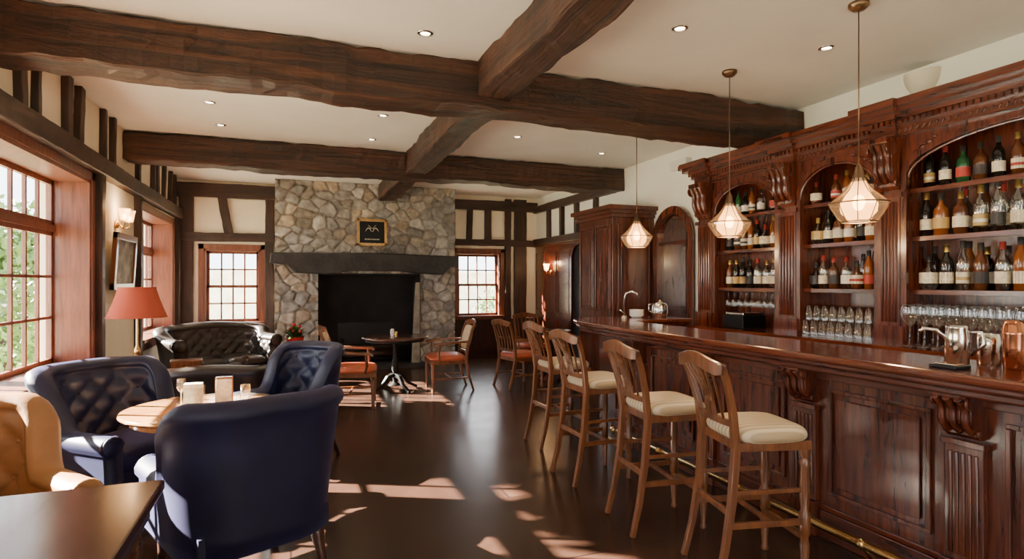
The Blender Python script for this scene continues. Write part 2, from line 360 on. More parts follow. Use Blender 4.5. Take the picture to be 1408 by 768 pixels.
# ------------------------------------------------------------------ fireplace
FX0,FX1,FYF=-.25,2.87,10.6; OX0,OX1,OZ=.43,2.22,1.66
ZS=ZC-.004
def stonewall():
    sx,sz=.25,.165; pts={}
    rnd=random.Random(3)
    nx=int((FX1-FX0)/sx)+3; nz=int(ZS/sz)+3
    pal=[(.42,.38,.32),(.34,.33,.32),(.47,.42,.35),(.27,.26,.25),(.41,.40,.38),(.43,.36,.28),(.33,.30,.26),(.44,.43,.41),(.36,.36,.36)]
    for i in range(-1,nx):
        for j in range(-1,nz):
            p=(FX0+(i+.5*(j%2)+rnd.uniform(-.42,.42)+.25)*sx,(j+.5+rnd.uniform(-.42,.42))*sz)
            c=rnd.choice(pal); k=rnd.uniform(.72,1.18)
            pts[(i,j)]=(p[0],p[1],tuple(q*k for q in c),rnd.uniform(.03,.06))
    st=.018; NX=int((FX1-FX0)/st); NZ=int(ZS/st)
    vs=[];cs=[]
    for b in range(NZ+1):
        for a in range(NX+1):
            x=FX0+(FX1-FX0)*a/NX; z=ZS*b/NZ
            nv=noise.noise_vector(Vector((x*5,0,z*5)))*.03
            X=x+nv.x; Z=z+nv.z
            j0=int(Z/sz); best=[]
            i0=int((X-FX0)/sx)
            for j in range(j0-2,j0+3):
                for i in range(i0-2,i0+3):
                    q=pts.get((i,j))
                    if q: best.append((((X-q[0])/1.25)**2+(Z-q[1])**2,q))
            best.sort(key=lambda t:t[0])
            f1,f2=math.sqrt(best[0][0]),math.sqrt(best[1][0]); e=(f2-f1)
            h=min(1,max(0,(e-.010)/.035)); h=math.sqrt(h*(2-h))
            q=best[0][1]
            y=FYF-h*q[3]-.018*noise.noise(Vector((x*9,3,z*9)))*h
            mm=(.30,.28,.24)
            w=min(1,h*1.6)
            vs.append((x,y,z)); cs.append(tuple(mm[k]*(1-w)+q[2][k]*w for k in range(3))+(1,))
    fs=[]
    for b in range(NZ):
        for a in range(NX):
            x=FX0+(FX1-FX0)*(a+.5)/NX; z=ZS*(b+.5)/NZ
            if OX0<x<OX1 and z<OZ: continue
            o=b*(NX+1)+a; fs.append((o,o+1,o+NX+2,o+NX+1))
    return vs,fs,cs
vs,fs,cs=stonewall()
me=bpy.data.meshes.new('chimney'); me.from_pydata(vs,[],fs); me.materials.append(stonem)
for p in me.polygons: p.use_smooth=True
ca=me.color_attributes.new('col','FLOAT_COLOR','POINT')
for i,c in enumerate(cs): ca.data[i].color=c
fp=bpy.data.objects.new('stone_fireplace',None); bpy.context.scene.collection.objects.link(fp)
ob=bpy.data.objects.new('stone_face',me); bpy.context.scene.collection.objects.link(ob); ob.parent=fp
mort=pmat('mortar',(.30,.27,.22),.9,noise_amt=.3,nscale=9,bump=.5,bscale=20)
m=MB(); Yb=YF-.002
m.bx(FX0,OX0,FYF+.01,Yb,0,ZS,mort); m.bx(OX1,FX1,FYF+.01,Yb,0,ZS,mort); m.bx(OX0,OX1,FYF+.01,Yb,OZ,ZS,mort)
m.bx(OX0,OX0+.03,FYF-.02,Yb,0,OZ,soot_black); m.bx(OX1-.03,OX1,FYF-.02,Yb,0,OZ,soot_black); m.bx(OX0,OX1,Yb-.03,Yb,0,OZ,soot_black); m.bx(OX0,OX1,FYF-.01,Yb,OZ-.03,OZ,soot_black)
m.bx(OX0-.1,OX1+.1,FYF-.40,Yb,0.0,.05,mantm)
m.bx(.8,1.85,Yb-.08,Yb-.04,.05,.75,iron)
for x in (.85,1.75):
    m.tube([(x,FYF+.02,.05),(x,FYF+.02,.45)],.018,iron); m.ball((x,FYF+.02,.48),.035,iron); m.tube([(x,FYF+.02,.15),(x,Yb-.1,.15)],.014,iron)
for z,y in ((.2,10.8),(.2,10.95),(.3,10.87)): m.tube([(.75,y,z),(1.85,y+.03,z)],.06,timd['x'])
m.prism([(2.05,0.05),(2.19,.05),(2.19,1.5),(2.12,1.5)],FYF-.12,FYF-.04,mort,'y')
m.build('firebox',parent=fp)
m=MB()
poly=[(FX0-.06,1.99),(FX0-.08,1.82),(FX0+.18,1.80),(FX0+.32,1.66),(.55,1.64),(1.0,1.70),(1.8,1.70),(2.2,1.66),(2.55,1.64),(2.68,1.77),(FX1-.02,1.78),(FX1-.02,1.97),(1.4,2.01)]
m.prism(poly,FYF-.38,FYF+.01,mantm,'y')
ob=m.build('mantel',bevel=.02,parent=fp)
m=MB(); x0,x1,z0,z1=1.08,1.60,2.15,2.62; Y=FYF-.095
for a,b,c,d in ((x0,x1,z0,z0+.045),(x0,x1,z1-.045,z1),(x0,x0+.045,z0,z1),(x1-.045,x1,z0,z1)): m.bx(a,b,Y-.03,Y,c,d,gilt)
m.bx(x0+.04,x1-.04,Y-.012,Y+.0,z0+.04,z1-.04,iron)
for s in (-1,1):
    m.tube([(1.34+s*(.015+.10*t),Y-.016,2.40+.07*math.sin(t*pi)*(1-.3*t)) for t in [k/10 for k in range(11)]],.006,paper,6,up=(0,1,0),scales=[.4+1.0*math.sin(k/10*pi) for k in range(11)])
    m.tube([(1.34+s*(.02+.05*t),Y-.016,2.46+.07*t-.02*t*t) for t in [k/6 for k in range(7)]],.004,paper,6,up=(0,1,0))
m.tube([(1.34+.03*math.cos(a*.6),Y-.016,2.43+.03*math.sin(a*.6)) for a in range(0,11)],.004,paper,5,up=(0,1,0))
for k in range(9): m.bx(1.215+k*.029,1.232+k*.029,Y-.018,Y-.012,2.25,2.272,paper)
m.build('framed_sign',bevel=.003)
# ------------------------------------------------------------------ bar
BX=2.95
bar=bpy.data.objects.new('bar_counter',None); bpy.context.scene.collection.objects.link(bar)
def corbel(m,y0,y1,xf,zt,h,pr,mat):
    P=[(xf,zt),(xf-pr,zt),(xf-pr,zt-.08*h)]
    for i in range(9):
        t=i/8; P.append((xf-pr*(.98-.66*t-.12*math.sin(2*pi*t)),zt-h*(.1+.75*t)))
    P+=[(xf-pr*.3,zt-h*.92),(xf-pr*.18,zt-h),(xf,zt-h)]
    m.prism(P,y0,y1,mat,'y')
    n=3
    for i in range(n):
        y=y0+(y1-y0)*(i+.5)/n
        m.sweep([(xf-pr*(1.0-.66*t-.12*math.sin(2*pi*t)),y,zt-h*(.1+.75*t)) for t in [k/8 for k in range(9)]],[((y1-y0)*.12*math.cos(a*pi/4),(y1-y0)*.12*math.sin(a*pi/4)) for a in range(8)],mat,up=(0,1,0),smooth=True)
    for yy in (y0-.006,y1-.006):
        m.lathe([(0,0),(h*.14,0),(h*.14,.012),(0,.012)],mat,(xf-pr*.72,yy,zt-h*.2),16,axis='y')
        m.lathe([(0,0),(h*.08,0),(h*.08,.012),(0,.012)],mat,(xf-pr*.28,yy,zt-h*.85),12,axis='y')
def fluted(m,xf,y0,y1,z0,z1,d,mat,n=5):
    m.bx(xf-d,xf,y0,y1,z0,z1,mat)
    w=(y1-y0-.03)/n
    for i in range(n):
        y=y0+.015+w*(i+.5)
        m.tube([(xf-d-.001,y,z0+.03),(xf-d-.001,y,z1-.03)],w*.36,mat,8)
m=MB()
body=[(BX,-1.0),(BX,4.95),(3.12,5.55),(4.1,5.55),(4.1,5.35),(3.2,5.2),(3.2,-1.0)]
m.prism(body,0,1.0,mah_z)
m.bx(BX-.03,BX+.02,-1.0,4.97,0,.16,mah_y); m.bx(BX-.02,BX+.02,-1,4.96,.16,.19,mah_y)
m.bx(BX-.02,BX+.02,-1,4.96,.93,1.0,mah_y)
py=[-.92,-.02,.88,1.78,2.68,3.58,4.48]
for y in py:
    m.bx(BX-.055,BX,y-.1,y+.1,0,.2,mah_z); fluted(m,BX,y-.085,y+.085,.2,.74,.035,mah_z)
    m.bx(BX-.05,BX,y-.095,y+.095,.74,.77,mah_z)
    corbel(m,y-.075,y+.075,BX,1.0,.22,.16,mah_z)
for a,b in zip(py[:-1],py[1:]):
    panel(m,'y',BX,a+.16,b-.16,.26,.88,mah_z,d=.02,inset=.055)
panel(m,'y',BX,4.64,4.92,.26,.88,mah_z,d=.02)
m.build('bar_body',bevel=.004,parent=bar)
m=MB()
def rc(i):
    o=[(2.70+i,-1.1),(2.70+i,4.9)]
    for k in range(1,7):
        a=k/6*pi/2; o.append((3.1-(.4-i)*math.cos(a),4.9+(.95-i)*math.sin(a)))
    o+=[(4.13,5.85-i),(4.13,5.28+i),(3.5,5.28+i),(3.28-i*.5,5.1),(3.28-i*.5,-1.1)]
    return o
m.prism(rc(0),1.065,1.105,mah_top); m.prism(rc(.03),1.03,1.066,mah_y); m.prism(rc(.08),.99,1.031,mah_y)
m.build('bar_top',bevel=.012,parent=bar)
m=MB()
m.tube([(2.80,-1,.13),(2.80,4.75,.13)],.025,brass,12)
for y in [-.5,.4,1.3,2.2,3.1,4.0,4.7]:
    m.tube([(2.80,y,.13),(2.86,y,.05),(2.93,y,.03)],.013,brass,8); m.ball((2.80,y,.13),.034,brass)
m.build('foot_rail',parent=bar)
# ------------------------------------------------------------------ back bar cabinet
cab=bpy.data.objects.new('back_bar_cabinet',None); bpy.context.scene.collection.objects.link(cab)
CX=4.45; CW=XR-.004
m=MB()
m.bx(4.2,CW,.9,5.75,0,.98,mah_z); m.bx(4.15,CW,.85,5.8,.98,1.025,mah_top)
yy=1.0
while yy<5.5:
    panel(m,'y',4.2,yy,yy+.5,.12,.9,mah_z); yy+=.56
m.bx(CW-.03,CW,1.2,5.6,1.02,2.7,mah_z)
P=[(1.25,1.5,0),(3.13,3.35,0),(4.13,4.39,0),(5.30,5.58,0)]
for y0,y1,_ in P:
    m.bx(CX-.0,CW,y0,y1,1.02,2.66,mah_z)
    m.bx(CX-.05,CX,y0-.01,y1+.01,1.02,1.16,mah_z)
    fluted(m,CX,y0+.025,y1-.025,1.16,2.16,.03,mah_z,5)
    m.bx(CX-.05,CX,y0,y1,2.16,2.2,mah_z)
    corbel(m,y0+.03,y1-.03,CX,2.62,.40,.17,mah_z)
B=[(1.5,3.13,2.34,.26,2.64),(3.35,4.13,2.30,.27,2.64),(4.39,5.30,2.30,.27,2.64)]
SH=[1.44,1.85,2.22]
for y0,y1,zs,rise,zt in B:
    ap=arch_pts(y0,y1,zs,rise,24)
    for (a,b),(c,d) in zip(ap[:-1],ap[1:]):
        m.prism([(a,b),(c,d),(c,zt),(a,zt)],CX,CX+.04,mah_z,'x')
    m.bar([(CX-.01,y0+.0,1.05)]+[(CX-.01,a,b) for a,b in ap]+[(CX-.01,y1,1.05)],.045,.03,mah_z,up=(1,0,0))
    apo=[((a-(y0+y1)/2)*.96+(y0+y1)/2,b-.035) for a,b in ap]
    m.tube([(CX-.012,a,b) for a,b in apo],.010,mah_z,8,up=(1,0,0))
    for s in (-1,1):
        yc=(y0+y1)/2+s*((y1-y0)/2-.09)
        for k in range(4): m.ball((CX-.004,yc-s*.045*k,zt-.05-(.1-.03*k)),(.014,.035-.005*k,.022-.003*k),mah_z,8)
    for z in SH:
        m.bx(CX+.06,CW-.02,y0,y1,z-.025,z,mah_y)
        m.bx(CX+.05,CX+.065,y0,y1,z-.032,z+.002,mah_y)
def cornice(y0,y1,dx,dz):
    for x,za,zb in ((CX-.02,2.62,2.70),(CX-.05,2.70,2.735),(CX-.08,2.735,2.775),(CX-.14,2.775,2.81),(CX-.18,2.81,2.865)):
        e=(CX-x)*.6
        m.bx(x-dx,CW,y0-e,y1+e,za+dz,zb+dz,mah_y)
    y=y0
    while y<y1-.02:
        m.bx(CX-.075-dx,CX-.04-dx,y,y+.025,2.703+dz,2.732+dz,mah_y); y+=.045
cornice(3.16,5.62,0,0)
cornice(1.2,3.30,.03,.012)
for y0,y1,_ in P:
    cornice(y0+.03,y1-.03,.04 if y0>3.3 else .07,0.002 if y0>3.3 else .014)
y=3.4
while y<5.3:
    m.tube([(CX-.024,y+.03*k/6,2.66+.018*math.sin(k)) for k in range(7)],.006,mah_z,5,up=(1,0,0)); y+=.045
y=1.5
while y<3.2:
    m.tube([(CX-.055,y+.03*k/6,2.67+.018*math.sin(k)) for k in range(7)],.006,mah_z,5,up=(1,0,0)); y+=.045
m.build('cabinet_body',bevel=.003,parent=cab)
# ------------------------------------------------------------------ bottles & glasses
b_dark=pmat('bottle_dark',(.012,.010,.008),.08,coat=.5); b_clear=mixmat('bottle_clear',(.78,.80,.78),.16,rough=.08,edge=.85)
b_whisky=pmat('bottle_whisky',(.22,.065,.012),.08,coat=.5); b_amber=pmat('bottle_amber',(.10,.03,.010),.08,coat=.5)
b_green=pmat('bottle_green',(.02,.09,.03),.08,coat=.5)
BCH=[b_dark]*8+[b_clear]*11+[b_whisky]*4+[b_amber]*3+[b_green]*1
lab=[paper,paper,paper,pmat('label_white',(.75,.72,.66),.5),pmat('label_white2',(.6,.56,.5),.5),pmat('label_red',(.4,.04,.03),.5),pmat('label_dark',(.03,.03,.035),.5),pmat('label_gold',(.45,.30,.10),.35)]
caps=[pmat('cap_black',(.02,.02,.02),.4),pmat('cap_black2',(.03,.025,.02),.4),pmat('cap_gold',(.6,.42,.12),.3,.8),pmat('cap_red',(.3,.03,.02),.4)]
def bottle(m,x,y,z,R,k=None,s=1):
    k=k if k is not None else R.random()
    g=R.choice(BCH); cx=(x,y,z)
    if k<.35: r=.038;h=.30; pr=[(0,0),(r,.002),(r,.17),(r*.85,.195),(.016,.225),(.014,.28)]
    elif k<.65: r=.043;h=.27; pr=[(0,0),(r,.002),(r,.15),(r*.95,.17),(r*.6,.19),(.015,.205),(.014,.26)]
    elif k<.85: r=.054;h=.24; pr=[(0,0),(r*.8,.002),(r,.04),(r,.09),(r*.7,.13),(.016,.155),(.015,.22)]
    else: r=.036;h=.32; pr=[(0,0),(r,.002),(r,.2),(.015,.25),(.013,.3)]
    r*=s; pr=[(a*s,b*s) for a,b in pr]
    m.lathe(pr,g,cx,14,a0=R.random())
    t=pr[-1][1]; m.lathe([(.0165*s,t-.035*s),(.0165*s,t+.012*s),(0,t+.013*s)],R.choice(caps),cx,10)
    l=R.choice(lab)
    m.lathe([(r*1.02,.045*s),(r*1.02,.115*s)],l,cx,14)
    if R.random()<.4: m.lathe([(r*1.025,.065*s),(r*1.025,.085*s)],R.choice(lab),cx,14)
R=random.Random(11)
for bi,(y0,y1,zs,rise,zt) in enumerate(B):
    m=MB()
    for si,z in enumerate(SH):
        y=y0+.08
        while y<y1-.06:
            if si==2:
                c=(y0+y1)/2;a=(y1-y0)/2
                if abs(y-c)>a*.9: y+=.05; continue
            s=1.06 if si<2 else .92
            if bi==0: s*=1.1
            if bi>0 and si==2 and R.random()<.25: y+=.09; continue
            bottle(m,CX+.13+R.uniform(-.015,.015),y,z+.001,R,s=s)
            if R.random()<.7 and si<2: bottle(m,CX+.25,y+.03,z+.001,R,s=s)
            y+=R.uniform(.092,.115) if bi else R.uniform(.11,.135)
    m.build('liquor_bottles')
def wineglass(m,c,s=1,flip=False):
    pr=[(.036,0),(.034,.003),(.006,.008),(.004,.03),(.004,.09),(.02,.105),(.037,.135),(.04,.16),(.034,.20)]
    if flip: pr=[(r,.2-z) for r,z in pr]
    m.lathe([(r*s,z*s) for r,z in pr],gglass,c,14)
def tumbler(m,c,s=1):
    m.lathe([(.038*s,0),(.038*s,.001),(.033*s,.12*s),(0,.121*s)],gglass,c,14)
m=MB()
for i in range(8):
    for j in range(2):
        tumbler(m,(CX-.02+j*.13,3.42+i*.088,1.026),1.08)
        tumbler(m,(CX+.03+j*.13,3.45+i*.085,1.16),1.08)
m.build('glass_tumblers')
m=MB()
for i in range(15):
    for j in range(2): wineglass(m,(CX-.10+j*.17+R.uniform(-.01,.01),1.56+i*.105+.05*(j%2),1.026),1.55)
m.build('wine_glasses')
m=MB()
for i in range(9):
    for j in range(2): wineglass(m,(CX+.12+j*.1,4.5+i*.09,1.235),.85,True)
m.bx(CX+.08,CX+.26,4.42,5.28,1.406,1.412,brass)
m.build('hanging_wine_glasses')
m=MB(); m.bx(4.3,4.6,4.7,5.0,1.026,1.16,iron); m.bx(4.32,4.58,4.72,4.98,1.16,1.19,steel); m.build('coffee_machine',bevel=.008)
m=MB()
for k in range(4): m.lathe([(0,.0),(.05,.0),(.085,.035),(.082,.035),(.045,.006)],ceram,(3.62,5.6,1.106+.018*k),20)
m.build('ceramic_bowls')
m=MB(); m.lathe([(0,0),(.075,0),(.09,.05),(.085,.13),(.07,.16),(.068,.16),(.083,.13)],steel,(3.93,5.6,1.106),20); m.ball((3.93,5.6,1.285),.018,brass)
m.lathe([(.07,.155),(.04,.175),(0,.18)],steel,(3.93,5.6,1.106),20)
m.tube([(3.84,5.6,1.15),(3.78,5.6,1.18),(3.78,5.6,1.25),(3.85,5.6,1.26)],.008,steel,8,up=(0,1,0)); m.build('ice_bucket')
m=MB(); m.tube([(3.4,5.5,1.106),(3.4,5.5,1.32),(3.41,5.48,1.38),(3.45,5.44,1.40),(3.50,5.41,1.38),(3.51,5.40,1.33)],.011,steel,10); m.lathe([(0.03,0),(.025,.03),(0.01,.035)],steel,(3.4,5.5,1.106),14); m.tube([(3.4,5.5,1.17),(3.34,5.5,1.2)],.006,steel,8); m.build('beer_tap')
m=MB()
jx,jy=3.0,1.86
m.lathe([(0,0),(.050,0),(.050,.13),(.046,.175),(.049,.185),(.045,.185),(.043,.175),(.0,.17)],steel,(jx,jy,1.106),24)
m.tube([(jx+.03,jy-.035,1.26),(jx+.05,jy-.08,1.265),(jx+.05,jy-.09,1.21),(jx+.03,jy-.045,1.15)],.007,steel,8,up=(1,0,0))
m.tube([(jx-.03,jy+.02,1.22),(jx-.07,jy+.05,1.27),(jx-.10,jy+.09,1.275),(jx-.115,jy+.10,1.26)],.009,steel,8)
m.build('steel_jug')
m=MB(); m.lathe([(0,0),(.045,0),(.048,.10),(.048,.15),(.0,.155)],steel,(3.11,1.785,1.106),20); m.build('sugar_canister')
m=MB(); m.lathe([(0,0),(.038,0),(.042,.10),(.045,.16),(.046,.165),(.044,.17),(.040,.20),(.03,.222),(0,.226)],copper,(3.06,1.655,1.106),24); m.build('cocktail_shaker')
m=MB(); m.bx(2.80,2.91,1.74,1.86,1.106,1.12,iron); m.bx(2.815,2.895,1.755,1.845,1.12,1.127,steel); m.build('drip_mat',bevel=.004)
# ------------------------------------------------------------------ tall cupboard
m=MB(); cx=4.12
m.bx(cx,CW,6.97,7.95,0,2.4,mah_z)
m.bx(cx-.03,CW,6.95,7.98,0,.14,mah_y)
for i,(x,z0,z1) in enumerate(((.03,2.4,2.45),(.06,2.45,2.5),(.10,2.5,2.56))): m.bx(cx-x,CW,6.97-x,7.95+x,z0,z1,mah_y)
panel(m,'x',6.97,4.2,4.72,.2,1.0,mah_z,d=.02); panel(m,'x',6.97,4.2,4.72,1.1,2.3,mah_z,d=.02)
for a,b in ((7.0,7.44),(7.48,7.9)):
    panel(m,'y',cx,a,b,.2,1.0,mah_z,d=.02); panel(m,'y',cx,a,b,1.1,2.3,mah_z,d=.02)
m.build('tall_cupboard',bevel=.004)
# ------------------------------------------------------------------ upholstery shell
def tuft(u,v): return (abs(math.sin(pi*(u+v)))*abs(math.sin(pi*(u-v))))**.45
def shell(m,W,D,Rr,armH,backH,t,zi,zb,lean,mat,cu=.13,A=.035,tuftarms=False,crown=.015,arm=None):
    a=W/2-t; yf=-D/2; yb=D/2-t
    L1=(yb-Rr)-yf; La=pi*Rr/2; L2=2*(a-Rr); L=2*L1+2*La+L2
    def PN(s):
        if s<L1: return Vector((-a,yf+s)),Vector((-1,0)),
        s-=L1
        if s<La:
            g=s/Rr; c=Vector((-a+Rr,yb-Rr)); n=Vector((-math.cos(g),math.sin(g))); return c+n*Rr,n
        s-=La
        if s<L2: return Vector((-a+Rr+s,yb)),Vector((0,1))
        s-=L2
        if s<La:
            g=s/Rr; c=Vector((a-Rr,yb-Rr)); n=Vector((math.sin(g),math.cos(g))); return c+n*Rr,n
        s-=La
        return Vector((a,yb-Rr-s)),Vector((1,0))
    N=int(L/.02); vs=[];fs=[]; ni=24; na=9; no=7; M=ni+na+no
    def top(s):
        mid=abs(s-L/2); e0=L2/2+La*.62; e1=L2/2+La+L1*.30
        f=1-min(1,max(0,(mid-e0)/(e1-e0))); f=f*f*(3-2*f)
        H=armH+(backH-armH)*f+crown*max(0,math.cos(mid/(L2/2+La)*pi/2))*(1 if backH>armH else 0)
        return H,f
    rr=t*.55
    for k in range(N+1):
        s=L*k/N; p,n=PN(s); H,f=top(s)
        zr=H-rr
        def pt(o,z):
            le=lean*(.25+.75*f)*max(0,(z-zi))/(backH-zi)
            q=p+n*(o+le); return (q.x,q.y,z)
        for j in range(ni):
            z=zi+(zr-zi)*j/(ni-1)
            am=A*(1 if tuftarms else f)
            edge=min(1,(zr-z)/.05,(z-zi)/.05+.3)
            uu=(s-L/2)/cu/2; vv=(z-zi)/cu/2
            vs.append(pt(-am*tuft(uu,vv)*max(0,edge)+.0,z))
        for j in range(na):
            g=pi-pi*1.25*(j)/(na-1)
            vs.append(pt(t*.5+(rr)*math.cos(g)*1.15,zr+rr*math.sin(g)))
        oe=t*.5+rr*1.15*math.cos(pi-pi*1.25)
        for j in range(no):
            tt=(j+1)/no; z=zr-rr*.7+(zb-(zr-rr*.7))*tt
            o=oe+(t*.92-oe)*min(1,tt*3)
            vs.append(pt(o,z))
    for k in range(N):
        for j in range(M): fs.append((k*M+j,k*M+(j+1)%M,(k+1)*M+(j+1)%M,(k+1)*M+j))
    fs+=[tuple(range(M)),tuple(range(N*M,N*M+M))]
    m.add(vs,fs,mat,True)
    for i in range(-30,31):
        for j in range(-30,31):
            u=(i+j)/2; v=(i-j)/2
            s=u*cu*2+L/2; z=zi+v*cu*2
            if not(.03<s<L-.03): continue
            H,f=top(s)
            if z<zi+.03 or z>H-rr-.03 or (not tuftarms and f<.5): continue
            p,n=PN(s); le=lean*(.25+.75*f)*(z-zi)/(backH-zi)
            q=p+n*(le-.004); m.ball((q.x,q.y,z),.011,mat,8)
def leg(m,x,y,h,mat,r=.024,dx=0,dy=0):
    m.tube([(x,y,h),(x+dx*.15,y+dy*.15,h*.75),(x+dx*.4,y+dy*.4,h*.45),(x+dx,y+dy,0)],r,mat,10,up=(1,0,0),scales=[1.25,1.3,.9,.6])
def armchair(loc,rz,mat,seatm,name='armchair',W=.78,armH=.60):
    m=MB(); D=.76
    shell(m,W,D,.15,armH,.96,.115,.33,.25,.07,mat,cu=.085)
    m.bx(-W/2+.07,W/2-.07,-D/2+.03,D/2-.07,.25,.36,mat)
    m.sell((0,-.06,.41),(W/2-.115,D/2-.07,.085),seatm,.3,.3,36,16)
    for s in (-1,1):
        m.lathe([(0,-.012),(.055,-.012),(.066,0),(.055,.01)],mat,(s*(W/2-.05),-D/2,armH-.06),18,axis='y')
        leg(m,s*(W/2-.1),-D/2+.09,.27,mah_dark,.028,s*.02,-.03); leg(m,s*(W/2-.12),D/2-.11,.27,mah_dark,.026,s*.03,.08)
    return m.build(name,loc,rz)
def face(dx,dy): return math.atan2(dx,-dy)
armchair((-1.03,4.5,0),face(.75,-.66),navyl,velvet)
armchair((-.23,3.30,0),face(-.42,.91),navyb,velvet,W=.76)
armchair((-.03,5.25,0),face(-.75,-.66),navyl,velvet,W=.66)
armchair((-1.28,3.08,0),face(.62,-.78),tanl,tanl,W=.68,armH=.66)
def sofa(loc,rz,W,D,H,mat,name='chesterfield_sofa'):
    m=MB()
    shell(m,W,D,.15,H*.86,H,.15,.30,.12,.09,mat,cu=.085,tuftarms=True,crown=.05)
    m.bx(-W/2+.1,W/2-.1,-D/2+.02,D/2-.1,.12,.32,mat)
    n=2
    w=(W-.32)/n
    for i in range(n): m.sell((-W/2+.16+w*(i+.5),-.07,.38),(w/2-.003,D/2-.1,.085),mat,.3,.25,36,14)
    for s in (-1,1):
        m.lathe([(0,-.014),(.07,-.014),(.088,0),(.07,.012)],mat,(s*(W/2-.07),-D/2,H*.86-.085),20,axis='y')
        leg(m,s*(W/2-.12),-D/2+.08,.13,mah_dark,.03); leg(m,s*(W/2-.14),D/2-.13,.13,mah_dark,.03)
    return m.build(name,loc,rz)
sofa((-.95,9.15,0),face(.45,-.89),1.40,.80,.88,blackl)
sofa((-.66,6.30,0),face(.05,1),1.10,.72,.70,blackl,'leather_loveseat')
# ------------------------------------------------------------------ tables
def round_table(loc,r,h,top,base,name,ir=False):
    m=MB()
    m.lathe([(0,h-.035),(r-.03,h-.035),(r-.01,h-.028),(r,h-.015),(r-.006,h-.003),(r-.02,h),(0,h)],top,n=48)
    m.lathe([(r-.06,h-.036),(r-.06,h-.07),(r-.10,h-.07),(r-.10,h-.036)],top if not ir else base,n=40)
    if ir:
        m.lathe([(.12,h-.04),(.03,h-.07),(.028,.45),(.045,.40),(.05,.3),(.03,.25),(.035,.12),(.10,.08),(0,.07)],base,n=20)
    else:
        m.lathe([(.14,h-.04),(.05,h-.08),(.035,.55),(.05,.5),(.065,.42),(.06,.32),(.04,.27),(.06,.22),(.05,.14),(0,.13)],base,n=20)
    for k in range(4):
        a=k*pi/2+.4
        m.bar([(math.cos(a)*q*r/.47,math.sin(a)*q*r/.47,z) for q,z in ((.03,.22),(.12,.2),(.2,.1),(.3,.05),(.36,.02))],.045,.04,base,up=(0,0,1),scales=[1.2,1.1,1,.9,.9])
    return m.build(name,loc,0,bevel=.002)
round_table((-.50,4.12,0),.47,.72,honey,mah_dark,'round_table')
round_table((1.35,8.12,0),.46,.76,dtab,iron,'round_table',True)
round_table((3.80,8.28,0),.32,.76,mah_top,iron,'round_table',True)
m=MB(); m.bx(-1.35,-.45,1.55,2.55,.71,.75,dtab); m.bx(-1.31,-.49,1.59,2.51,.62,.711,dtab)
for x in (-1.28,-.54):
    for y in (1.65,2.46): m.lathe([(.035,.62),(.035,.52),(.022,.48),(.03,.4),(.02,.1),(.025,.06),(.018,0),(0,0)],dtab,(x,y,0),14)
m.build('wooden_table',bevel=.008)
m=MB(); m.bx(-1.30,-.10,7.15,7.70,.40,.44,oak)
for x in (-1.25,-.15):
    for y in (7.21,7.64): m.bx(x-.025,x+.025,y-.025,y+.025,0,.4,oak)
m.bx(-1.25,-.15,7.21,7.64,.12,.14,oak); m.build('coffee_table',bevel=.006)
LX,LY=-1.37,6.45
m=MB(); m.lathe([(0,.68),(.2,.68),(.215,.69),(.215,.70),(.2,.71),(0,.71)],mah_top,(LX,LY,0),28); m.lathe([(.04,.68),(.025,.6),(.035,.4),(.025,.15),(.15,.03),(.16,0),(0,0)],mah_z,(LX,LY,0),20); m.build('side_table')
m=MB()
m.lathe([(0,.712),(.085,.712),(.085,.73),(.03,.75),(.018,.78),(.03,.83),(.03,.86),(.012,.9),(.012,1.22)],brass,(LX,LY,0),18)
tl=m.build('table_lamp')
m=MB()
m.lathe([(.25,1.17),(.215,1.26),(.18,1.36),(.155,1.45)],redsh,(LX,LY,0),32); m.tube([(LX-.15,LY,1.43),(LX+.15,LY,1.43)],.003,brass,6)
for rr,z in ((.251,1.17),(.156,1.45)): m.tube([(LX+rr*math.cos(a*pi/16),LY+rr*math.sin(a*pi/16),z) for a in range(33)],.005,redsh,6)
m.ball((LX,LY,1.28),.03,bulb); m.build('lampshade',parent=tl)
light('POINT','lamp_bulb',(LX,LY,1.34),6,(1,.6,.3),tl,shadow_soft_size=.03)
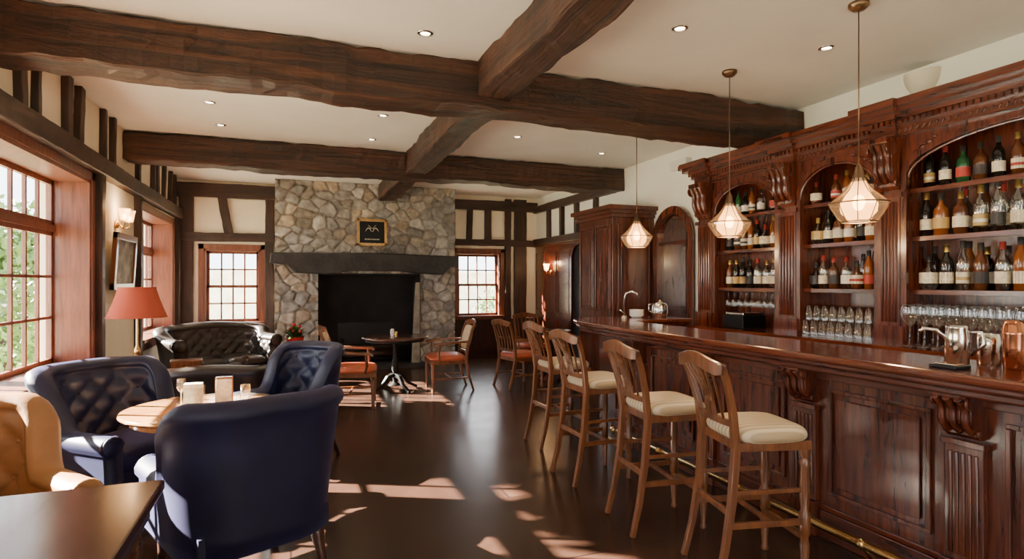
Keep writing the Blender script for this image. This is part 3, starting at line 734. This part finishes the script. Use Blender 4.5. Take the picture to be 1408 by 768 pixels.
# ------------------------------------------------------------------ stools & chairs
def bar_stool(loc,rz):
    m=MB(); o=oak
    m.sell((0,-.01,.735),(.215,.205,.05),stripe,.35,.45,32,12)
    m.prism([(-.2,-.2),(.2,-.2),(.19,.19),(-.19,.19)],.665,.71,o)
    for s in (-1,1):
        m.lathe([(.022,.69),(.026,.64),(.018,.62),(.028,.6),(.022,.57),(.026,.45),(.018,.36),(.028,.34),(.028,.24),(.018,.22),(.024,.18),(.014,.03),(.02,.015),(.016,0),(0,0)],o,(s*.175,-.175,0),14)
        m.bar([(s*.185,.30,0),(s*.18,.255,.18),(s*.175,.215,.42),(s*.175,.195,.68),(s*.185,.215,.85),(s*.205,.255,1.0),(s*.225,.295,1.10)],.034,.03,o,up=(0,1,0),scales=[.9,1,1.15,1.2,1.1,1,.95])
        m.bar([(s*.175,-.17,.30),(s*.178,.23,.30)],.022,.03,o)
        m.bar([(s*.175,-.17,.46),(s*.176,.21,.46)],.018,.022,o)
    m.bar([(-.175,-.175,.22),(.175,-.175,.22)],.026,.03,o); m.bar([(-.18,-.19,.236),(.18,-.19,.236)],.03,.006,brass)
    m.bar([(-.176,.225,.36),(.176,.225,.36)],.022,.03,o); m.bar([(-.178,.0,.30),(.178,.0,.30)],.022,.022,o)
    pts=[(x,.297+.035*(1-(x/.24)**2),1.095+.018*math.cos(x/.24*pi)) for x in [-.24+.04*i for i in range(13)]]
    m.bar(pts,.024,.065,o,up=(0,0,1),scales=[.75]+[1]*11+[.75])
    m.bar([(x,.205+.02*(1-(x/.18)**2),.80) for x in (-.175,-.09,0,.09,.175)],.018,.035,o)
    for k in (-2,-1,0,1,2):
        m.bar([(k*.022,.225,.80),(k*.020,.24,.87),(k*.026,.265,.96),(k*.042,.30,1.03),(k*.052,.325,1.08)],.013 if k else .02,.012,o,up=(0,1,0))
    m.ball((0,.245,.905),(.045,.012,.03),o,12); m.ball((0,.29,1.02),(.05,.012,.022),o,12)
    for s in (-1,1):
        m.bar([(s*.105,.222,.81),(s*.125,.27,.97),(s*.15,.315,1.08)],.012,.012,o,up=(0,1,0))
    return m.build('bar_stool',loc,rz,bevel=.004)
bar_stool((2.28,2.42,0),pi/2-.22); bar_stool((2.20,3.10,0),pi/2-.12); bar_stool((2.24,4.02,0),pi/2+.02); bar_stool((2.40,4.98,0),pi/2)
def dchair(loc,rz,arms=True,seat=redl,name='dining_armchair',slats=True,s0=1):
    m=MB(); o=oak; m.M=Matrix.Diagonal((s0,s0,1,1)); M0=m.M.copy()
    m.sell((0,-.02,.455),(.25,.23,.05),seat,.35,.4,32,12)
    m.prism([(-.25,-.25),(.25,-.25),(.22,.2),(-.22,.2)],.38,.43,o)
    for s in (-1,1):
        m.lathe([(.024,.4),(.028,.36),(.018,.34),(.026,.30),(.015,.05),(.022,.03),(.016,0),(0,0)],o,(s*.22,-.22,0),14)
        m.bar([(s*.2,.30,0),(s*.2,.24,.2),(s*.205,.2,.42),(s*.21,.22,.62),(s*.22,.27,.82),(s*.225,.31,.94)],.034,.03,o,up=(0,1,0),scales=[.85,1,1.15,1.1,1,.9])
        m.bar([(s*.22,-.22,.18),(s*.2,.235,.18)],.02,.024,o)
        if arms:
            m.bar([(s*.215,.235,.68),(s*.26,.1,.685),(s*.285,-.05,.67),(s*.285,-.19,.66),(s*.28,-.22,.64)],.045,.028,o)
            m.tube([(s*.235,-.14,.42),(s*.26,-.16,.52),(s*.28,-.15,.655)],.016,o,8,up=(1,0,0))
    m.bar([(-.21,.01,.18),(.21,.01,.18)],.02,.024,o)
    pts=[(x,.31+.03*(1-(x/.23)**2),.93+.015*math.cos(x/.23*pi)) for x in [-.23+.046*i for i in range(11)]]
    m.bar(pts,.026,.075,o,scales=[.7]+[1]*9+[.7])
    m.bar([(-.205,.205,.53),(0,.225,.53),(.205,.205,.53)],.02,.035,o)
    if slats:
        for k in (-2,-1,0,1,2): m.bar([(k*.07,.225,.53),(k*.073,.25,.7),(k*.078,.325,.92)],.022,.012,o,up=(0,1,0))
    else:
        m.M=M0@Matrix.Translation((0,.262,.73))@Matrix.Rotation(-.22,4,'X'); m.sell((0,0,0),(.18,.028,.17),stripe,.35,.35,24,12); m.M=Matrix()
    return m.build(name,loc,rz,bevel=.003)
dchair((.70,7.32,0),face(.93,-.15),True,slats=False,s0=1.15); dchair((2.06,8.0,0),face(-1,.05),True,slats=False,s0=1.10)
dchair((3.12,7.90,0),face(.95,.2),True,name='dining_armchair',s0=1.05); dchair((3.78,8.98,0),face(.0,-1),False,name='dining_chair')
# ------------------------------------------------------------------ pendants, lights
def pendant(x,y,s=1):
    m=MB(); zb=1.88; br=bronze
    m.lathe([(0,ZC-.001),(.06,ZC-.001),(.06,ZC-.02),(.035,ZC-.045),(0,ZC-.05)],br,(x,y,0),20)
    m.tube([(x,y,ZC-.04),(x,y,zb+.33)],.004,br,6,up=(1,0,0))
    m.lathe([(.008,zb+.36),(.02,zb+.34),(.03,zb+.30),(.035,zb+.29),(.035,zb+.27)],br,(x,y,0),16)
    pu=[(.035,zb+.275),(.05,zb+.24),(.085,zb+.19),(.165,zb+.115)]; pl=[(.165,zb+.115),(.162,zb+.095),(.115,zb+.015),(.095,zb)]
    m.lathe(pu,shadeg,(x,y,0),10,False); m.lathe(pl,shadeg,(x,y,0),10,False)
    m.lathe([(.04,zb+.25),(.055,zb+.20),(.105,zb+.11),(.10,zb+.06),(.06,zb+.015),(0,zb+.005)],shadeb,(x,y,0),20)
    for i in range(10):
        a=2*pi*i/10
        m.tube([(x+r*1.01*math.cos(a),y+r*1.01*math.sin(a),z) for r,z in pu+pl[1:]],.003,br,5,up=(math.cos(a+1.5),math.sin(a+1.5),0))
    for r,z in ((.166,zb+.115),(.096,zb)): m.tube([(x+r*math.cos(a*pi/12),y+r*math.sin(a*pi/12),z) for a in range(25)],.005,br,6)
    m.ball((x,y,zb+.12),(.035,.035,.05),bulb,14)
    o=m.build('pendant_light')
    light('POINT','pendant_bulb',(x,y,zb-.03),16,(1,.66,.36),o,shadow_soft_size=.06)
pendant(3.33,2.64); pendant(3.40,3.87); pendant(3.48,5.38)
def downlight(x,y,e=22):
    m=MB(); m.lathe([(.036,ZC-.002),(.056,ZC-.002),(.056,ZC-.008),(.036,ZC-.01)],steel,(x,y,0),20)
    m.lathe([(0,ZC-.003),(.036,ZC-.003)],dlm,(x,y,0),18); o=m.build('recessed_downlight')
    light('SPOT','downlight_lamp',(x,y,ZC-.02),e,(1,.82,.6),o,spot_size=2.0,spot_blend=.8,shadow_soft_size=.04)
for x,y in ((.88,4.03),(2.5,3.33),(3.73,3.22),(-.74,6.32),(-.73,7.18),(.9,6.17),(.92,7.25),(2.54,6.5),(3.93,6.93),(3.0,9.3),(.6,9.6),(-.8,9.6),(.6,1.5),(3.0,1.2),(3.9,1.9),(2.2,-.8)): downlight(x,y)
def sconce(loc,rz,two=True):
    m=MB(); m.lathe([(0,-.0),(.05,0),(.045,-.02),(0,-.03)],brass,(0,0,0),18,axis='y')
    pos=[-.1,.1] if two else [0]
    for s in pos:
        m.tube([(0,-.02,0),(s*.5,-.07,-.05),(s,-.1,-.02),(s,-.1,.03)],.007,brass,8,up=(0,0,1))
        m.lathe([(.02,.03),(.035,.035),(.045,.07),(.05,.11),(.062,.16)],shadeb,(s,-.1,0),16)
        m.ball((s,-.1,.075),(.02,.02,.03),bulb,10)
    o=m.build('wall_sconce',loc,rz)
    light('POINT','sconce_bulb',(0,-.13,.17),10,(1,.62,.32),o,shadow_soft_size=.05)
sconce((XL+.01,7.5,2.14),pi/2); sconce((XR-.05,10.35,1.70),-pi/2,False)
m=MB(); y0,y1,z0,z1=7.1,7.95,1.42,2.03
m.M=Matrix.Translation((XL+.05,0,1.42))@Matrix.Rotation(.06,4,'Y')@Matrix.Translation((0,0,-1.42))
for a,b,c,d in ((y0,y1,z0,z0+.07),(y0,y1,z1-.07,z1),(y0,y0+.07,z0,z1),(y1-.07,y1,z0,z1)): m.bx(-.01,.035,a,b,c,d,oak)
m.bx(.0,.015,y0+.05,y1-.05,z0+.05,z1-.05,canvas); m.build('framed_painting',bevel=.006)
m=MB(); m.bx(XR-.09,XR-.002,6.15,6.5,2.98,3.10,white); m.bx(XR-.094,XR-.09,6.18,6.47,3.0,3.08,ceram); m.build('emergency_light_box',bevel=.008)
m=MB(); vs=[];fs=[]
for i in range(13):
    a=pi*i/12
    for j in range(9):
        b=j/8*pi/2
        r=.14
        vs.append((XR-.002-r*.9*math.cos(b)*math.sin(a),3.23+r*math.cos(b)*math.cos(a),3.20-.19*math.sin(b)))
for i in range(12):
    for j in range(8): fs.append((i*9+j,i*9+j+1,(i+1)*9+j+1,(i+1)*9+j))
m.add(vs,fs,shellp,True); m.build('plaster_uplight')
# ------------------------------------------------------------------ small things
m=MB(); z=.721
m.bx(-.44,-.34,4.02,4.06,z,z+.19,honey); m.bx(-.435,-.345,4.012,4.021,z+.03,z+.18,paper); m.bx(-.46,-.32,3.99,4.09,z,z+.02,honey); m.build('menu_holder',bevel=.004)
m=MB(); m.bx(-.62,-.50,3.98,4.0,z,z+.14,gglass); m.bx(-.62,-.50,4.07,4.09,z,z+.14,gglass); m.bx(-.61,-.51,4.0,4.07,z,z+.16,paper); m.build('napkin_holder')
m=MB(); wineglass(m,(-.66,4.25,z),.8); m.build('wine_glass')
m=MB(); tumbler(m,(-.28,4.2,z),.9); m.build('glass_tumbler')
m=MB(); m.lathe([(.02,0),(.03,.05),(.024,.1),(0,.105)],white,(1.3,8.05,.761),12); m.lathe([(.018,0),(.02,.06),(0,.065)],brass,(1.36,8.1,.761),12); m.build('salt_shaker')
m=MB(); m.ball((0,0,.075),(.13,.065,.06),timd['x'],16); m.ball((-.12,0,.11),(.05,.02,.015),timd['x'],10)
m.tube([(.09,0,.09),(.12,0,.14),(.125,0,.175)],.03,timd['x'],10,up=(0,1,0)); m.ball((.13,0,.19),(.04,.03,.032),timd['x'],12); m.ball((.175,0,.183),(.025,.014,.008),oak,8)
m.lathe([(0,0),(.07,0),(.06,.02),(0,.022)],timd['x'],(0,0,0),14)
m.build('carved_duck',(-.62,7.4,.441),.3)
m=MB(); m.bx(-.15,.15,-.1,.1,0,.16,oak); m.bx(-.16,.16,-.11,.11,.16,.19,oak); m.lathe([(0,0),(.03,0),(.03,.01),(0,.012)],brass,(0,-.112,.1),10,axis='y')
m.build('wooden_box',(-1.10,7.42,.441),0.15,bevel=.006)
m=MB(); px,py_=.06,9.75
m.lathe([(0,0),(.16,0),(.16,.03),(.05,.06),(.04,.4),(.15,.44),(.15,.46),(0,.46)],timd['z'],(px,py_,0),18)
m.lathe([(0,.46),(.09,.461),(.13,.62),(.135,.65),(.12,.65),(.11,.6),(0,.6)],flow,(px,py_,0),20)
for i in range(90):
    a=R.uniform(0,2*pi); l=R.uniform(.12,.30); e=R.uniform(.2,1.3); w=R.uniform(.02,.035)
    d=Vector((math.cos(a)*math.cos(e),math.sin(a)*math.cos(e),math.sin(e))); s=Vector((-math.sin(a),math.cos(a),0))
    b=Vector((px,py_,.62)); p1=b+d*l*.6; p2=b+d*l+Vector((0,0,-.05))
    m.add([b-s*.004,b+s*.004,p1+s*w,p2,p1-s*w],[(0,1,2,3,4)],green)
for i in range(8):
    a=R.uniform(0,2*pi); m.ball((px+.09*math.cos(a),py_+.09*math.sin(a),.80+R.uniform(-.08,.06)),.025,flow,8)
m.build('potted_plant')
# ------------------------------------------------------------------ exterior
m=MB(); m.bx(-60,60,-50,70,-.5,-.3,grassm); m.build('ground')
m=MB(); m.bx(-3,12,17,17.3,-.3,1.75,gwall); m.bx(-3.05,12.05,16.95,17.35,1.75,1.82,gwall); m.build('garden_wall')
def tree(name,c,r,zc,rz,n,ls=.1,inner=.45):
    m=MB(); m.tube([(c[0],c[1],-.3),(c[0]+.1,c[1],zc*.6),(c[0],c[1],zc)],.1,timd['z'],8,up=(1,0,0),scales=[1.4,1,.5])
    for i in range(n):
        v=Vector((R.gauss(0,1),R.gauss(0,1),R.gauss(0,1))).normalized()*R.uniform(inner,1)
        p=Vector((c[0]+v.x*r,c[1]+v.y*r,zc+v.z*rz)); a=Vector((R.gauss(0,1),R.gauss(0,1),R.gauss(0,1))).normalized(); b=a.orthogonal().normalized(); s=R.uniform(.5,1)*ls
        m.add([p-a*s,p+b*s*.5,p+a*s,p-b*s*.5],[(0,1,2,3)],hedge)
    m.build(name)
tree('garden_tree',(-5.0,14.6),1.4,1.6,1.7,4200,.12,.2); tree('garden_shrub',(-4.5,12.0),.9,.6,1.1,1900); tree('garden_shrub',(5.4,15),.8,.6,.9,700)
tree('garden_tree',(-5.0,3.95),2.3,4.95,1.85,7500,.26,.2); tree('garden_tree',(-5.0,8.5),1.2,4.7,1.5,3000,.24,.2); tree('garden_tree',(-5.0,6.8),.9,5.0,1.05,1800,.22,.2)  # unseen trees added to block the sun, leaving a gap for floor patches
# ------------------------------------------------------------------ world, sun, camera
w=bpy.data.worlds.new('world'); bpy.context.scene.world=w; w.use_nodes=True
bg=w.node_tree.nodes['Background']; bg.inputs[0].default_value=(.90,.95,1,1); bg.inputs[1].default_value=8.3
s=light('SUN','sun',(-10,5,8),210,(1,.90,.74),angle=.009)
s.rotation_euler=Vector((1,-.5,-.60)).to_track_quat('-Z','Y').to_euler()
cd=bpy.data.cameras.new('camera'); co=bpy.data.objects.new('camera',cd); bpy.context.scene.collection.objects.link(co)
co.location=(0,0,1.5); co.rotation_euler=(pi/2,0,-math.radians(20.8)); cd.lens=800/1408*36; cd.sensor_width=36; cd.shift_y=4/1408; cd.clip_start=.05; cd.clip_end=200
bpy.context.scene.camera=co
